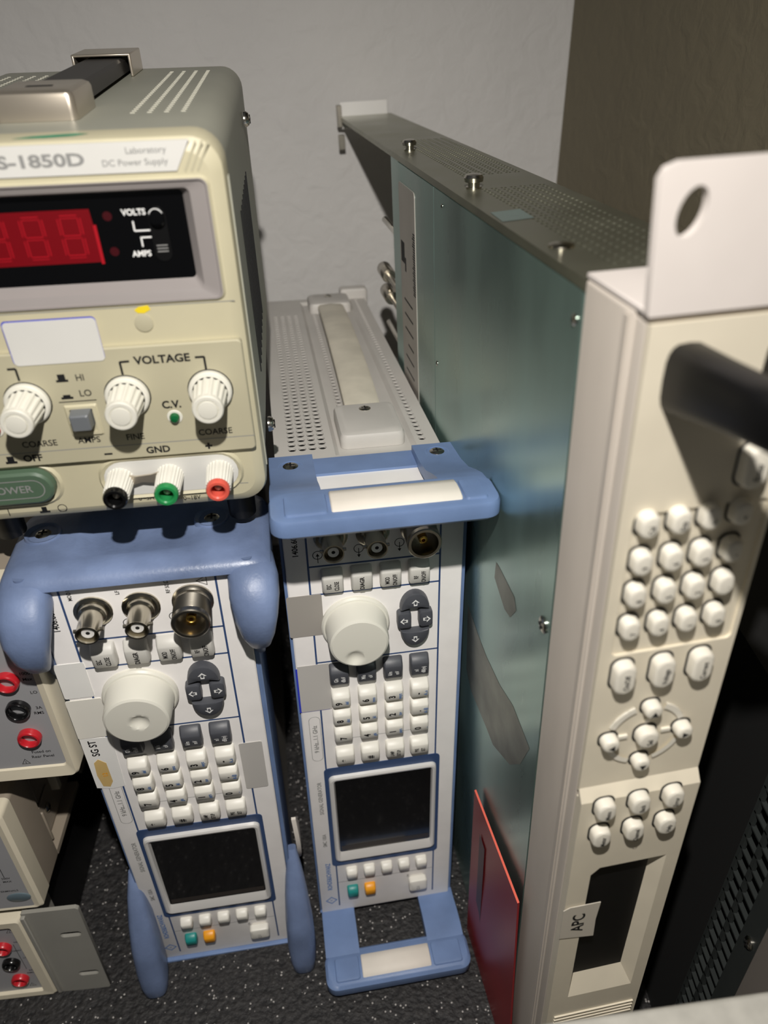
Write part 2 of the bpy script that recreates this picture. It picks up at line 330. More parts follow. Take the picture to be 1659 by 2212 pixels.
def generator(name, label, pos, yaw, tx, ty, which):
    g = thing(name, label, 'signal generator', pos, yaw, tx, ty)
    # housing: open-topped shell with dark inside, so the holes are real
    b = MB(); t = 1.2
    b.box(0, t, 40, GD, 0, GH, 'cover'); b.box(GW-t, GW, 40, GD, 0, GH, 'cover'); b.box(t, GW-t, GD-t, GD, 0, GH, 'cover'); b.box(t, GW-t, 40, GD-t, 0, t, 'cover')
    b.box(t, GW-t, 42, GD-t, GH-16, GH-14, 'dark')
    b.build('housing', g)
    # top cover with ventilation holes and the handle tray
    b = MB(); z = GH+.3; zt = GH-2
    A = (6.8, 28.28, 57.8, 57.8+45*5.6); C = (77.2, 82.2, 58.5, 58.5+52*5.55); T = (31.5, 75.5, 50, 348)
    b.sheet(0, GW, 46, GD+1, z, 'cover', [A, C, T]); b.perf(A[0], A[2], 4, 45, 5.37, 5.6, 2.15, z, 'cover'); b.perf(C[0], C[2], 1, 52, 5.0, 5.55, 1.95, z, 'cover')
    Bk = (38.6, 43.6, 101, 101+40*5.6)
    Ti = (T[0]+2.4, T[1]-2.4, T[2]+2.4, T[3]-2.4)
    b.sheet(Ti[0], Ti[1], Ti[2], Ti[3], zt, 'cover', [Bk]); b.perf(Bk[0], Bk[2], 1, 40, 5.0, 5.6, 1.95, zt, 'cover')
    b.loft([rrz(T, z), rrz(Ti, zt)], 'cover', False, False)
    b.box(0, .6, 46, GD+1, GH-4, z-.02, 'cover'); b.box(GW-.6, GW, 46, GD+1, GH-4, z-.02, 'cover'); b.box(0, GW, GD, GD+1, GH-4, z-.02, 'cover')
    b.build('top_cover', g)
    b = MB(); b.rbox(67, 91, GD-6, GD+6, GH-30, GH+9, 'cover', 3, 2); b.build('rear_bumper', g)
    # carrying strap on top, held by two screwed end caps
    b = MB(); L = []
    for i in range(25):
        u = i/24; y = 98+u*226; zz = GH+1.5+5.5*math.sin(math.pi*u)**.7; hw = 10.6
        L.append([(53+dx*hw+u*2.5, y, zz+dz) for dx, dz in ((-1, 0), (-.97, 2.0), (-.8, 3.0), (0, 3.6), (.8, 3.0), (.97, 2.0), (1, 0), (0, -.6))])
    b.loft(L, 'strap', True, True); b.build('carrying_strap', g, 50)
    for y0, y1, cy, dx in ((60, 103, 93, 0), (318, 350, 340, 2.5)):
        b = MB(); b.loft([rrz((35.5+dx, 70.5+dx, y0, y1), GH-1.9, 4), rrz((35.5+dx, 70.5+dx, y0, y1), GH+4, 4), rrz((36.3+dx, 69.7+dx, y0+.8, y1-.8), GH+5.8, 4), rrz((38.5+dx, 67.5+dx, y0+3, y1-3), GH+6.6, 4)], 'cover', False, True)
        cap = b.build('strap_end_cap', g); screw(cap, (53+dx, cy, GH+6.4), 'z', 1, 3.4, h=1.2)
    # front housing
    b = MB(); b.box(0, GW, .6, 46, 0, GH, 'panel'); b.box(0, GW, 29, 46, GH, GH+1.4, 'blue'); b.build('front_housing', g)
    b = MB(); b.box(-1.6, 0, 2, 44, -1, GH, 'blue'); b.box(GW, GW+2.4, 2.5, 44, -1, GH, 'blue'); b.box(-1.6, GW+2.4, -2.5 if which == 1 else 1, 44, -4.2 if which == 1 else -2, 0, 'blue'); b.build('blue_edge_trim', g, bev=.5)
    # front panel and everything printed on it
    b = MB(); b.rbox(.2, GW-.2, 0, 1.0, .3, GH-.3, 'panel', 1, .2)
    for a, c in (((11, 321), (11, 144)), ((76.4, 321), (76.4, 144)), ((11, 289), (76.4, 289)), ((11, 272), (76.4, 272)), ((11, 227.2), (76.4, 227.2)), ((12, 52), (12, 6)), ((76.7, 52), (76.7, 6))): b.line(a, c, .95, 'line')
    b.line((18, 167.5), (71, 167.5), .3, 'inkg'); b.line((12, 32), (76.7, 32), .4, 'inkg')
    b.text('1406.6000.02', 5.6, 305.2, 3.9, 'ink', 90, sx=.93)
    b.ring([[(x, -.06, zz) for x, zz in rr(6.9, 170, 6.4, 36, 3)], [(x, -.06, zz) for x, zz in rr(6.9, 170, 5.9, 35.5, 2.8)]], 'inkg')
    b.text('9 kHz...1.1 GHz', 6.9, 170, 3.6, 'inkg', 90, sx=.95)
    b.text('SIGNAL GENERATOR', 6.3, 118.5, 3.4, 'inkg', 90, sx=.92); b.text('SMC 100A', 6.3, 78, 3.4, 'inkg', 90, sx=.85)
    b.text('ROHDE&SCHWARZ', 6.8, 39.5, 4.2, 'inkb', 90, sx=.78)
    b.ring([[(6.9+r*math.cos(a), -.06, 13+r*math.sin(a)) for a in (0, math.pi/2, math.pi, 4.712)] for r in (4, 3)], 'inkb'); b.text('R S', 6.9, 13, 2, 'inkb', 90, sx=.6)
    b.text('MOD EXT', 15, 317, 2.4, 'ink', 90, sx=.85); b.text('LF', 34.6, 314.5, 2.4, 'ink', 90); b.text('RF 50 \u03a9', 55.6, 315, 2.4, 'ink', 90, sx=.9)
    for e in (0, 1): b.ring([[(71+r*math.cos(R(a)), -.06, 316.5+r*math.sin(R(a))) for a in (180, 300, 60)] for r in (3.2, 2.6)], 'ink')
    b.text('!', 71.3, 316.5, 2.6, 'ink', 90)
    circ_arrow(b, 16, 295.5, True); circ_arrow(b, 36, 297, False); circ_arrow(b, 56, 298, False)
    b.text('ON', 59.5, 27, 2, 'inkg', 90)
    b.build('front_panel', g)
    # display
    b = MB(); b.plate(rr(44.3, 97.5, 69.6, 94, 3), -.35, .3, 'dblue'); b.build('display_surround', g)
    b = MB(); f = lambda x0, x1, z0, z1, r, y: [(x, y, zz) for x, zz in rr((x0+x1)/2, (z0+z1)/2, x1-x0, z1-z0, r)]
    b.ring([f(11.8, 77, 57.2, 138, 3.5, -.3), f(12.2, 76.6, 57.6, 137.6, 3.3, -2.2), f(13.2, 75.6, 58.6, 136.6, 3, -2.8), f(14.6, 74.4, 60, 135.4, 2, -2.5), f(15.5, 73.8, 65, 134.6, 1.2, -.4)], 'silver'); b.build('display_frame', g)
    b = MB(); b.flat([(15, 64), (74.2, 64), (74.2, 135), (15, 135)], -.45, 'glass'); b.flat([(16.5, 66.2), (73, 66.2), (73, 70.5), (16.5, 70.5)], -.5, 'band'); b.build('display', g)
    # connectors, knob, keys
    bnc(g, 22.8, 305.6); bnc(g, 43, 305.6); ncon(g, 65.2, 306.2)
    gen_knob(g, 32.6, 251.2, *((-2.5, -8.6) if which == 2 else (1.2, -.5)))
    for x, t_ in zip((22.2, 36.6, 51, 65.4), (['ESC', 'CLOSE'], ['DIAGR'], ['MOD', 'ON/OFF'], ['RF', 'ON/OFF'])): wedge_key(g, x, 281.2, 10.6, 13, 'keyg', 5, t_)
    for x, t_ in zip((22.4, 37, 51.4, 65.8), (['G/n', 'dBuV'], ['M/u', 'uV'], ['k/m', 'mV'], ['x1', 'dB(m)'])): wedge_key(g, x, 219.4, 10.4, 13, 'dkey', 5, t_)
    rows = ((202.2, '963-'), (188.8, '852.'), (175.2, '7410')); sm = ('def', 'mno', 'wxyz', 'A...a', 'abc', 'jkl', 'tuv', '#..@', '', 'ghi', 'pqrs', '_'); q = 0
    for zz, ks in rows:
        for x, t_ in zip((22.4, 37, 51.6, 66), ks):
            wedge_key(g, x, zz, 10.2, 11.2, 'key', 5.6, t_, sm[q]); q += 1
    for x, t_ in zip((22.6, 37.2, 51.8, 66.2), ('*', '#', ['LAMP', 'SETUP'], ['PRE', 'SET'])): wedge_key(g, x, 156.4, 10.8, 11.4, 'key', 5, t_)
    for i in range(5): wedge_key(g, 21.8+11.6*i, 43, 7.4, 8.4, 'key', 4.5, name='soft_key')
    wedge_key(g, 21.7, 22.6, 7.4, 9, 'teal', 4.5, name='soft_key')['label'] = 'teal key'
    wedge_key(g, 33.3, 22.3, 7.4, 9, 'orange', 4.5, name='soft_key')['label'] = 'orange key'
    b = MB(); b.rbox(59.6, 71.8, -5.5, 0, 16.4, 27.4, 'key', 2, 1.2); b.text('O I', 65.7, 20, 3, 'inkg', 90, y=-5.6); b.build('power_key', g)
    def akey(pts, cx, cz, rot):
        b = MB(); mx = sum(p[0] for p in pts)/len(pts); mz = sum(p[1] for p in pts)/len(pts); k = lambda s_, y: [(mx+(x-mx)*s_, y, mz+(zz-mz)*s_) for x, zz in pts]
        b.loft([k(1, 0), k(1, -3.2), k(.94, -4.2), k(.84, -4.5)], 'dkey', False, True)
        b.flat(arrow_poly(cx, cz, 2.2, rot), -4.56, 'inkw'); b.flat(arrow_poly(cx, cz, 1.2, rot), -4.6, 'dkey'); b.build('arrow_key', g)
    hm = lambda cx, cz, s_: [(cx+7.6*math.cos(R(a)), cz+s_*10.5*math.sin(R(a))) for a in range(0, 181, 12)] + [(cx-3, cz+s_*1.2), (cx+3, cz+s_*1.2)]
    akey(hm(63.2, 258.4, 1), 63.2, 263, 0); akey(hm(63.2, 245.4, -1), 63.2, 239.5, 180)
    akey(rr(57.6, 252, 7.2, 10.4, 2), 57.4, 252, 90); akey(rr(68.8, 252, 7.2, 10.4, 2), 69, 252, -90)
    if which == 2: # stickers and the two blue loop handles
        b = MB(); b.plate(rr(7.6, 259.3, 17.6, 26, 1.2), -.3, 0, 'stickerd'); b.build('grey_sticker', g)
        b = MB(); b.plate(rr(7.9, 208.6, 16.9, 32, .5), -.25, 0, 'blueink'); b.plate(rr(9, 209.6, 17, 33.4, .5), -.35, -.1, 'stickerg'); b.build('grey_sticker', g)
        for sg, base in ((1, GH), (-1, 0)):
            S = lambda pts: [(x, y, base+sg*zz) for x, y, zz in pts]
            def bar(b, x0, x1, m, ys, k=0):
                L = []
                for y, zb, zt_ in ys: L.append(S([(x0, y, zb), (x1, y, zb), (x1, y, zt_), (x0, y, zt_)]))
                b.loft(L, m, True, True)
            off = 0 if sg > 0 else -12
            armp = [(44+off*.4, 1, 5.2), (22, 1.2, 6.4), (8, 3.2, 9.2), (-4, 7, 14), (-14, 10, 17.5), (-24, 12, 19)] if sg > 0 else [(30, -1, 4), (6, -.5, 4.5), (-4, -1, 3.5), (-14, -3.5, 3.5), (-24, -4, 5.0), (-32, -3, 6)]
            h = MB()
            if sg > 0:
                bar(h, -3, 19, 'blue', armp); bar(h, 70.5, 93, 'blue', armp)
                z0, z1 = 12.5, 21.5
            else:
                bar(h, -.5, 21.5, 'blue', armp); bar(h, 66.5, 90.5, 'blue', armp)
                z0, z1 = -3, 6.5
            x0, x1 = (-3.5, 91.5) if sg > 0 else (-1.5, 92)
            ya, yb = (-21, -46.5) if sg > 0 else (-28, -52)
            L = []
            for e, zz in ((1.5, z0), (0, z0+1.6), (0, z1-2), (.6, z1-.6), (2.4, z1)): L.append(S([(x, y, zz) for x, y in rr((x0+x1)/2, (ya+yb)/2, x1-x0-2*e, ya-yb-2*e, 7)]))
            h.loft(L, 'blue', True, True)
            for xa, xb in ((x0+6, 20.2), (76.2 if sg > 0 else 67.5, x1-5.5)):
                h.loft([S([(x, y, zz) for x, y in rr((xa+xb)/2, (ya+yb)/2-1, xb-xa-2*e, ya-yb-9-2*e, 1.5)]) for e, zz in (((0, z1-.3), (.5, z1+.9), (1.4, z1+1.1)) if sg > 0 else ((0, z0+.3), (.5, z0-.9), (1.4, z0-1.1)))], 'blue', True, True)
            ho = h.build('upper_handle' if sg > 0 else 'lower_handle', g, 40)
            gx0, gx1 = (21.5, 75.2) if sg > 0 else (21.6, 66)
            p = MB(); L = []
            for x in (gx0, gx0+.6, gx1-.6, gx1):
                e = .6 if x in (gx0, gx1) else 0; yc = (ya+yb)/2-.5; hw = (ya-yb)/2-4.2
                zt, dn = (z1, 1) if sg > 0 else (z0, -1); L.append(S([(x, yc+hw-e, zt-dn), (x, yc+hw*.8, zt+dn*(1.5-e)), (x, yc+hw*.3, zt+dn*(2.3-e)), (x, yc-hw*.3, zt+dn*(2.3-e)), (x, yc-hw*.8, zt+dn*(1.5-e)), (x, yc-hw+e, zt-dn)]))
            p.loft(L, 'white', True, True); p.build('grip_pad', ho, 60)
            if sg > 0:
                screw(ho, (7.5, 31, GH+5.6), 'z', 1, 3.8, h=1.4); screw(ho, (81.5, 33, GH+5.6), 'z', 1, 3.8, h=1.4)
                for xx, yy in ((7.5, 31), (81.5, 33)): MB().lathe((xx, yy, GH+5.4), [(6.2, 0), (6.2, .5), (5.6, .5), (5.6, 0)], 'blue', 'z', 24, False, False).build('washer_ring', ho)
    else:
        b = MB(); b.plate(rr(5.2, 265, 13.4, 22.5, 1), -.3, 0, 'stickerw'); b.build('white_sticker', g)
        b = MB(); b.plate(rr(6.2, 238.8, 16.4, 27, .8), -.45, -.05, 'sticker2'); b.build('putty_sticker', g)
        b = MB(); b.plate([(-1.8, 225), (13.2, 224), (12.2, 185), (6, 184), (-1.8, 186)], -.25, 0, 'stickerw'); b.text('SG ST', 3.6, 217, 5.2, 'ink', 90, y=-.32, sx=.9)
        b.plate([(1, 206), (3.5, 208.5), (6.8, 205), (7, 190), (5, 186), (1.6, 187), (.4, 196)], -.36, -.2, 'tan'); b.text('12', 4.6, 196, 3.4, 'orange', 90, y=-.4); b.build('torn_label', g)
        b = MB(); b.plate(rr(79.3, 187.7, 12, 38, 1.2), -.35, 0, 'stickerg'); b.build('grey_sticker', g)
        # moulded rubber bumpers: a cap across each end with rounded corner ears
        for sg, base in ((1, GH), (-1, 0)):
            S = lambda pts: [(x, y, base+sg*zz) for x, y, zz in pts]
            h = MB()
            if sg > 0:
                L = []
                for x in (-11.5, -11, -9, -5, 1, 8, 14, 17, 22, 66, 71, 75, 81, 88, 94, 98, 100.5, 101):
                    e = 0
                    for ex in (-11.5, 101):
                        dd = abs(x-ex); e = max(e, 1-min(1, dd/13)); 
                    r = (1-e*e)**.5 if e < 1 else 0
                    scoop = 4.6 if 17 < x < 71 else 0; k = .25+.75*r
                    L.append(S([(x, 56-20*(1-k), -14), (x, 56-20*(1-k), 1), (x, 52-14*(1-k), 4*k), (x, 44-8*(1-k), 4.6*k), (x, 40-4*(1-k), (4.8-scoop*.5)*k), (x, 14+6*(1-k), (5-scoop*.5)*k), (x, 9+6*(1-k), 5.2*k), (x, 1+5*(1-k), 4.6*k), (x, -3+5*(1-k), 2.2*k), (x, -4+5*(1-k), -1), (x, -2, -2.6), (x, 8, -3), (x, 30, -14)]))
                h.loft(L, 'bluescuff', True, True)
            ho = h if sg > 0 else MB()
            for s_, xc in ((-1, -2.5), (1, 92.5)):
                L = []
                P = [(20, -6, 6, 7), (9, -5, 9.5, 8.5), (-1, -6, 11, 8.5), (-8, -11, 10.8, 8), (-12, -19, 9.4, 7.5), (-12, -27, 7.4, 6.5), (-9, -35, 5.2, 5), (-5, -41, 2.8, 3)]
                if sg < 0: P = [(8, -94, 1.5, 3), (2, -80, 4, 6), (-4, -62, 6, 8), (-9, -42, 7.4, 10), (-12, -24, 7.8, 11), (-15, -10, 7.2, 10), (-17, -1, 6, 8), (-18, 3, 4, 5)]
                for i, (y, zz, a, t_) in enumerate(P):
                    j = min(i+1, len(P)-1); k = max(i-1, 0); ty_, tz_ = P[j][0]-P[k][0], P[j][1]-P[k][1]; Ln = math.hypot(ty_, tz_); ny, nz = tz_/Ln, -ty_/Ln
                    a += 1.2*(sg < 0); pw = lambda v: math.copysign(abs(v)**.72, v); L.append(S([(xc+a*pw(math.cos(2*math.pi*q/20)), y+ny*t_*pw(math.sin(2*math.pi*q/20)), zz+nz*t_*pw(math.sin(2*math.pi*q/20))) for q in range(20)]))
                ho.loft(L, 'bluescuff', True, True)
                if sg < 0: ho.build('lower_bumper', g, 60); ho = MB()
                else: ho.loft([[(xx, yy, zz) for xx, yy in rr(-2.6 if s_ < 0 else 90.6, 16, 5, 34-2*e, 2)] for e, zz in ((6, GH-58), (3, GH-54), (0, GH-44), (0, GH+4))], 'bluescuff', True, True)
            if sg > 0: hb = ho.build('upper_bumper', g, 60)
            if sg > 0:
                for xx, yy in ((0.8, 31), (75, 32)):
                    MB().lathe((xx, yy, GH+4.2), [(8.4, -.6), (7.8, 1.4), (7, 1.2), (6, .1), (.5, .1)], 'bluescuff', 'z', 24, False, False).build('screw_recess', hb)
                    screw(hb, (xx, yy, GH+4.2), 'z', 1, 3.6, 'nickel', h=1.5)
        b = MB(); L = []
        for i in range(13):
            u = i/12; q = math.sin(math.pi*(u*.92+.04)); L.append([(95.5+dx*1.3+1.5*q, 10+10*u+dy*7*q, 120-56*u) for dx, dy in ((-1, -1), (1, -1), (1, 1), (-1, 1))])
        b.loft(L, 'white', True, True); b.build('side_strap', g, 60)
    return g
def rrz(T, z, r=3):
    return [(x, y, z) for x, y in rr((T[0]+T[1])/2, (T[2]+T[3])/2, T[1]-T[0], T[3]-T[2], r if r > 3 else .02)]

generator('signal_generator', 'grey signal generator standing on end in the middle, blue loop handles and carrying strap', (-48.5, 275.5, 2.2), 8.52, -1.47, .27, 2)
generator('signal_generator', 'grey signal generator standing on end beneath the bench power supply, scuffed blue rubber bumpers', (-153.7, 252.3, -6.2), 7.99, 1.83, .52, 1)

# ------------------------------------------------------------------ rack power system mainframe standing on its side
def mainframe():
    g = thing('power_mainframe', 'tall thin rack instrument on end with cream keypad front and zinc metal side', 'rack instrument', (73.9, 164.6, -7.5), 9.19, 0, -1.55)
    dz = 16.5                                   # body lifted so that its foot meets the foam
    W, H = 44.7, 441.0+dz; Y0, Y1, YE = 34, 330, 575
    b = MB(); t = 1.2
    b.box(0, t, Y0, Y1, 0, H-2, 'zinc'); b.box(W-t, W, Y0, Y1, 0, H-2, 'zinc'); b.box(t, W-t, Y1-t, Y1, 0, H-2, 'zinc'); b.box(t, W-t, Y0, Y1, 0, t, 'zinc'); b.box(t, W-t, Y0, Y1, H-18, H-17, 'dark')
    ch = b.build('chassis', g)
    b = MB(); b.box(-.9, 0, Y0+1.5, 212.6, 1, H-3.5, 'zinc'); b.box(-.9, 0, 213.4, 304, 1, H-3.5, 'zinc'); sd = b.build('side_cover', g)
    b = MB(); A = (11, 41.1, 46, 46+31*4.3); B = (12.5, 42.6, 213, 213+36*4.3)
    b.sheet(-.6, W+.6, Y0, YE, H, 'zinctop', [A, B]); b.perf(A[0], A[2], 7, 31, 4.3, 4.3, 1.45, H, 'zinctop'); b.perf(B[0], B[2], 7, 36, 4.3, 4.3, 1.45, H, 'zinctop')
    b.box(-.6, 0.1, Y0, YE, H-3.2, H-.01, 'zinctop'); b.box(W-.1, W+.6, Y0, YE, H-3.2, H-.01, 'zinctop')
    b.box(-.6, W+.6, Y1, YE, H-1.6, H-1.2, 'zinctop')
    b.build('top_plate', g)
    b = MB(); b.box(0, 42, YE-1.4, YE, H-10, H+11, 'silver'); b.box(-3.5, .5, YE-8, YE, H-8, H+9, 'dnickel'); b.box(-3.5, 2, YE-6, YE-2, H-26, H-14, 'dnickel'); b.build('rear_bracket', g, bev=.4)
    for y in (319, 181): 
        b = MB(); b.lathe((9.5, y, H), [(3.4, 0), (3.4, .8), (2.6, 1), (2.6, 2.6), (4, 2.8), (4.2, 4.4), (3.4, 5.6), (1.6, 6)], 'steel', 'z', 20); b.build('screw', g)
    b = MB(); b.lathe((6.7, 72, H), [(4.2, 0), (4, .6), (2.6, 1.0), (1, 1.1)], 'nickel', 'z', 20); b.build('rivet', g)
    b = MB(); b.plate([(0, 0)]*0 or [(1, 108), (14, 108), (14, 134), (1, 134)], 0, .01, 'tape') if False else None
    b.add([(.6, 112, H+.12), (13, 114, H+.12), (13.4, 131, H+.12), (1.2, 129, H+.12)], [(0, 1, 2, 3)], 'zinc'); b.build('clear_tape', g)
    screw(sd, (-.9, 41, 314.4+dz), 'x', -1, 3.4, h=1.3); screw(sd, (-.9, 208, 352+dz), 'x', -1, 1.4, h=.6)
    screw(sd, (-.9, 39.5, H-12), 'x', -1, 1.8, h=.8); screw(sd, (-.9, 196, H-9), 'x', -1, 1.0, h=.5)
    b = MB()
    for P in ([(140.8, 242), (121, 238), (106, 237), (84.5, 239), (65.8, 245), (43.3, 243), (52, 222), (64.6, 206), (89.5, 190.4), (101.5, 190), (130.4, 187), (141, 194)], [(97.6, 301.6), (92.8, 302.3), (72.4, 301.9), (69.5, 297.1), (76, 288), (83.5, 286.3), (98.9, 292.1)]):
        b.add([(-1.0, y, z+dz) for y, z in P], [tuple(range(len(P)))], 'residue')
    b.build('tape_residue', sd)
    # rating plate on the rear part of the side
    b = MB(); b.loft([[(x, y, z) for y, z in rr(279, 325+dz, 44, 206, 3)] for x in (-.9, -1.3)], 'plate', False, True)
    for i in range(26): b.box(-1.36, -1.3, 258, 258+random.choice((5, 6, 7)), 372+dz+i*1.35, 372.8+dz+i*1.35, 'ink')
    for k in range(9): b.box(-1.36, -1.3, 268, 268+random.choice((16, 20, 24)), 362+dz-k*9, 363.2+dz-k*9, 'ink')
    b.box(-1.36, -1.3, 288, 298, 384+dz, 396+dz, 'ink'); b.box(-1.36, -1.3, 284, 287.5, 380+dz, 388+dz, 'ink')
    b.build('rating_plate', g)
    for z in (391, 318): MB().lathe((3.5, Y1, z+dz), [(2.2, 0), (2.2, 52), (1.4, 54)], 'steel', 'y', 14).build('guide_pin', g)
    for z in (354, 347): pass
    for z, L_ in ((354, 78), (341, 68)):
        MB().lathe((3.5, Y1, z+dz), [(2, 0), (2, L_-34), (4.6, L_-34), (5.2, L_-32), (5.2, L_-12), (4.4, L_-10)], 'dnickel', 'y', 18).build('thumb_screw', g)
    # front bezel: grey painted side strip, cream moulded face
    b = MB(); b.rbox(-1.0, W+1, 7, Y0+.6, 0, H+.6, 'bezelg', 1.2, .6); b.rbox(-.2, W+.2, 1.6, 8, 0, H-.4, 'bezelg', 1, .4)
    b.box(-1.5, -.9, 8.2, 10.6, 1, H-1, 'bezelg'); bz = b.build('front_bezel', g)
    zs = 273.5+dz
    b = MB(); out = lambda e: [(e, H-1-e), (e, zs)]
    pad = (3.7, 43.2, 336+dz, 387.5+dz)
    # upper face with the sunken keypad bay
    F = lambda x0, x1, z0, z1, r, y, n=4: [(x, y, z) for x, z in rr((x0+x1)/2, (z0+z1)/2, x1-x0, z1-z0, r, n)]
    b.box(0, W, .9, 2, zs-2, H-1, 'cream')
    b.holed([(0, zs), (W, zs), (W, H-1), (0, H-1)], [rr((pad[0]+pad[1])/2, (pad[2]+pad[3])/2, pad[1]-pad[0], pad[3]-pad[2], 2)], 0, .95, 'cream')
    lo_ = [(0, 0), (W, 0), (W, 269+dz), (0, 269+dz)]
    ox0, ox1, oz0, oz1 = 8.6, 39.2, 124.2+dz, 226.5+dz
    hole = [(ox0, oz0), (ox1, oz0), (ox1, oz1), (12, oz1), (ox0, oz1-4)]
    b.holed(lo_, [hole], -3.2, 1, 'cream')
    b.add([(0, -3.2, 269+dz), (W, -3.2, 269+dz), (W, 0, zs), (0, 0, zs)], [(0, 1, 2, 3)], 'cream'); b.add([(0, -3.2, 269+dz), (0, 0, zs), (0, 0, 269+dz)], [(0, 1, 2)], 'cream'); b.add([(W, -3.2, 269+dz), (W, 0, zs), (W, 0, 269+dz)], [(0, 1, 2)], 'cream')
    inn = [(10, 136.5+dz), (34.4, 137+dz), (35.2, oz1-.3), (12.6, oz1-.3), (10, oz1-4)]
    b.ring([[(x, -3.2, z) for x, z in hole], [(x, 1.2, z) for x, z in inn]], 'cream')
    for i in range(4): b.box(3.4, 42.5, -3.9, -3.1, 97.6+dz+i*3.0, 98.5+dz+i*3.0, 'cream')
    # raised ring around the arrow keys
    for a0, a1 in ((22, 66), (112, 158), (205, 250), (290, 338)): b.arc(20.3, 298+dz, 12.9, 2.0, a0, a1, 'nkey', y=-.8, rz=13.2); b.ring([[(20.3+r*math.cos(R(a)), y, 298+dz+(r+.3)*math.sin(R(a))) for a in [a0+(a1-a0)*t/12 for t in range(13)]+[a1-(a1-a0)*t/12 for t in range(13)]] for r, y in ((13.9, -.8), (14.1, 0))], 'nkey')
    for x in (12.5, 27.8): b.box(x-1.6, x+1.6, -.8, 0, 297.3+dz, 298.7+dz, 'nkey')
    for z in (291.6, 304.4): b.box(19.6, 21, -.8, 0, z+dz-1, z+dz+1, 'nkey')
    b.build('front_face', g)
    b = MB(); b.flat(inn, 1.1, 'lcd'); b.build('display', g)
    # cloth label stuck over the display edge
    b = MB(); b.plate([(-.6, 180+dz), (14.6, 177+dz), (14.2, 190+dz), (15, 202.4+dz), (2, 202.6+dz), (-.6, 201+dz)], -3.75, -3.45, 'tape'); b.text('APC', 6.8, 190+dz, 7.4, 'ink', 90, y=-3.82, sx=.95); b.build('paper_label', g)
    def nkey(cx, cz, w_, h, legend=None, size=2.6, y=0, rot=90, name='key', tri=None):
        k = MB(); cz += dz; f = lambda e, yy: [(x, y+yy, z) for x, z in rr(cx, cz, w_-2*e, h-2*e, min(w_, h)*.42-e*.3, 5)]
        k.loft([f(-.55, -.02), f(-.55, -.25)], 'dark', False, True); k.loft([f(0, 0), f(.1, -2.8), f(.3, -3.5), f(.7, -3.9), f(1.2, -4.0)], 'nkey', False, True)
        if legend: k.text(legend, cx+.4, cz-.8, size, 'ink', rot, y=y-4.06, sx=.85)
        if tri: k.flat([(cx+tri[0]*s1+1.3*t1*(1 if abs(tri[1]) else 0), cz-.6+tri[1]*s1+1.3*t1*(1 if abs(tri[0]) else 0)) for s1, t1 in ((1.3, 0), (-1, 1), (-1, -1))], y-4.06, 'ink')
        return k.build(name, g, 30)
    for z, ks in ((385.2, ('Cal', 'Exp', '<-', '<')), (372.6, '963-'), (360.8, '852.'), (348.3, '7410')):
        for x, t_ in zip((7.3, 16.3, 25.2, 34.2), ks): nkey(x, z, 5.6, 7.7, t_, 2.4, y=.5)
    nkey(34.2, 399.5, 7.4, 12.6, 'Enter', 2.8)
    for x, t_ in ((8, 'On/Off'), (20.8, 'Voltage'), (33.5, 'Current')): nkey(x, 328.4, 7.0, 12, t_, 2.5)
    for x, z, tr in ((20.3, 311.2, (0, 1)), (20.1, 285.2, (0, -1)), (7.4, 298, (-1, 0)), (33.2, 298.4, (1, 0))): nkey(x, z, 6, 5.8, tri=tr, name='arrow_key')
    nkey(20.4, 298, 7.4, 7.8, 'Sel', 2.6)
    for x, z, t_ in ((8.3, 266.4, 'Menu'), (21, 266.8, 'Back'), (33.7, 267, 'Error'), (8.3, 251, 'Meter'), (21, 251.2, 'Channel'), (33.4, 251.6, 'Help')): nkey(x, z, 7.0, 9.2, t_, 2.5, y=-3.2)
    # rack ear and its flange on top of the bezel
    b = MB(); cx, cz = 5.4, 464+dz; hol = [(cx+(3.3*math.cos(a)+1.0*math.sin(a)), cz+5.2*math.sin(a)) for a in [2*math.pi*i/20 for i in range(20)]]
    b.holed([(-1.0, H+.8), (W+1, H+.8), (W+1, H+33), (1.4, H+33), (-1.6, H+32), (-2.8, H+30)], [hol], 0, 2.2, 'ear')
    ea = b.build('rack_ear', g, bev=.4)
    b = MB(); b.box(-.8, W+.8, 2, Y0+1, H+.7, H+2.2, 'ear'); ff = b.build('ear_flange', g, bev=.4)
    screw(ff, (13.5, 22, H+2.2), 'z', 1, 3.6, h=.8)
    # black handle: two legs rising from the face, joined by a bar
    b = MB(); zc = 426+dz
    path = [(10.5, 0), (10.5, -14), (10.5, -28), (12.5, -38), (18, -43), (29, -43), (34.5, -38), (36.5, -28), (36.5, -14), (36.5, 0)]; L = []
    for i, (x, y) in enumerate(path):
        j, k = min(i+1, len(path)-1), max(i-1, 0); tx_, ty_ = path[j][0]-path[k][0], path[j][1]-path[k][1]; Ln = math.hypot(tx_, ty_); nx, ny = -ty_/Ln, tx_/Ln
        L.append([(x+nx*5.4*math.copysign(abs(math.cos(a))**.6, math.cos(a)), y+ny*5.4*math.copysign(abs(math.cos(a))**.6, math.cos(a)), zc+min(5, -y*.16)+(9-min(2.5, -y*.1))*math.copysign(abs(math.sin(a))**.6, math.sin(a))) for a in [2*math.pi*q/20 for q in range(20)]])
    b.loft(L, 'black', True, True); b.build('handle', g, 50)
    return g
mainframe()

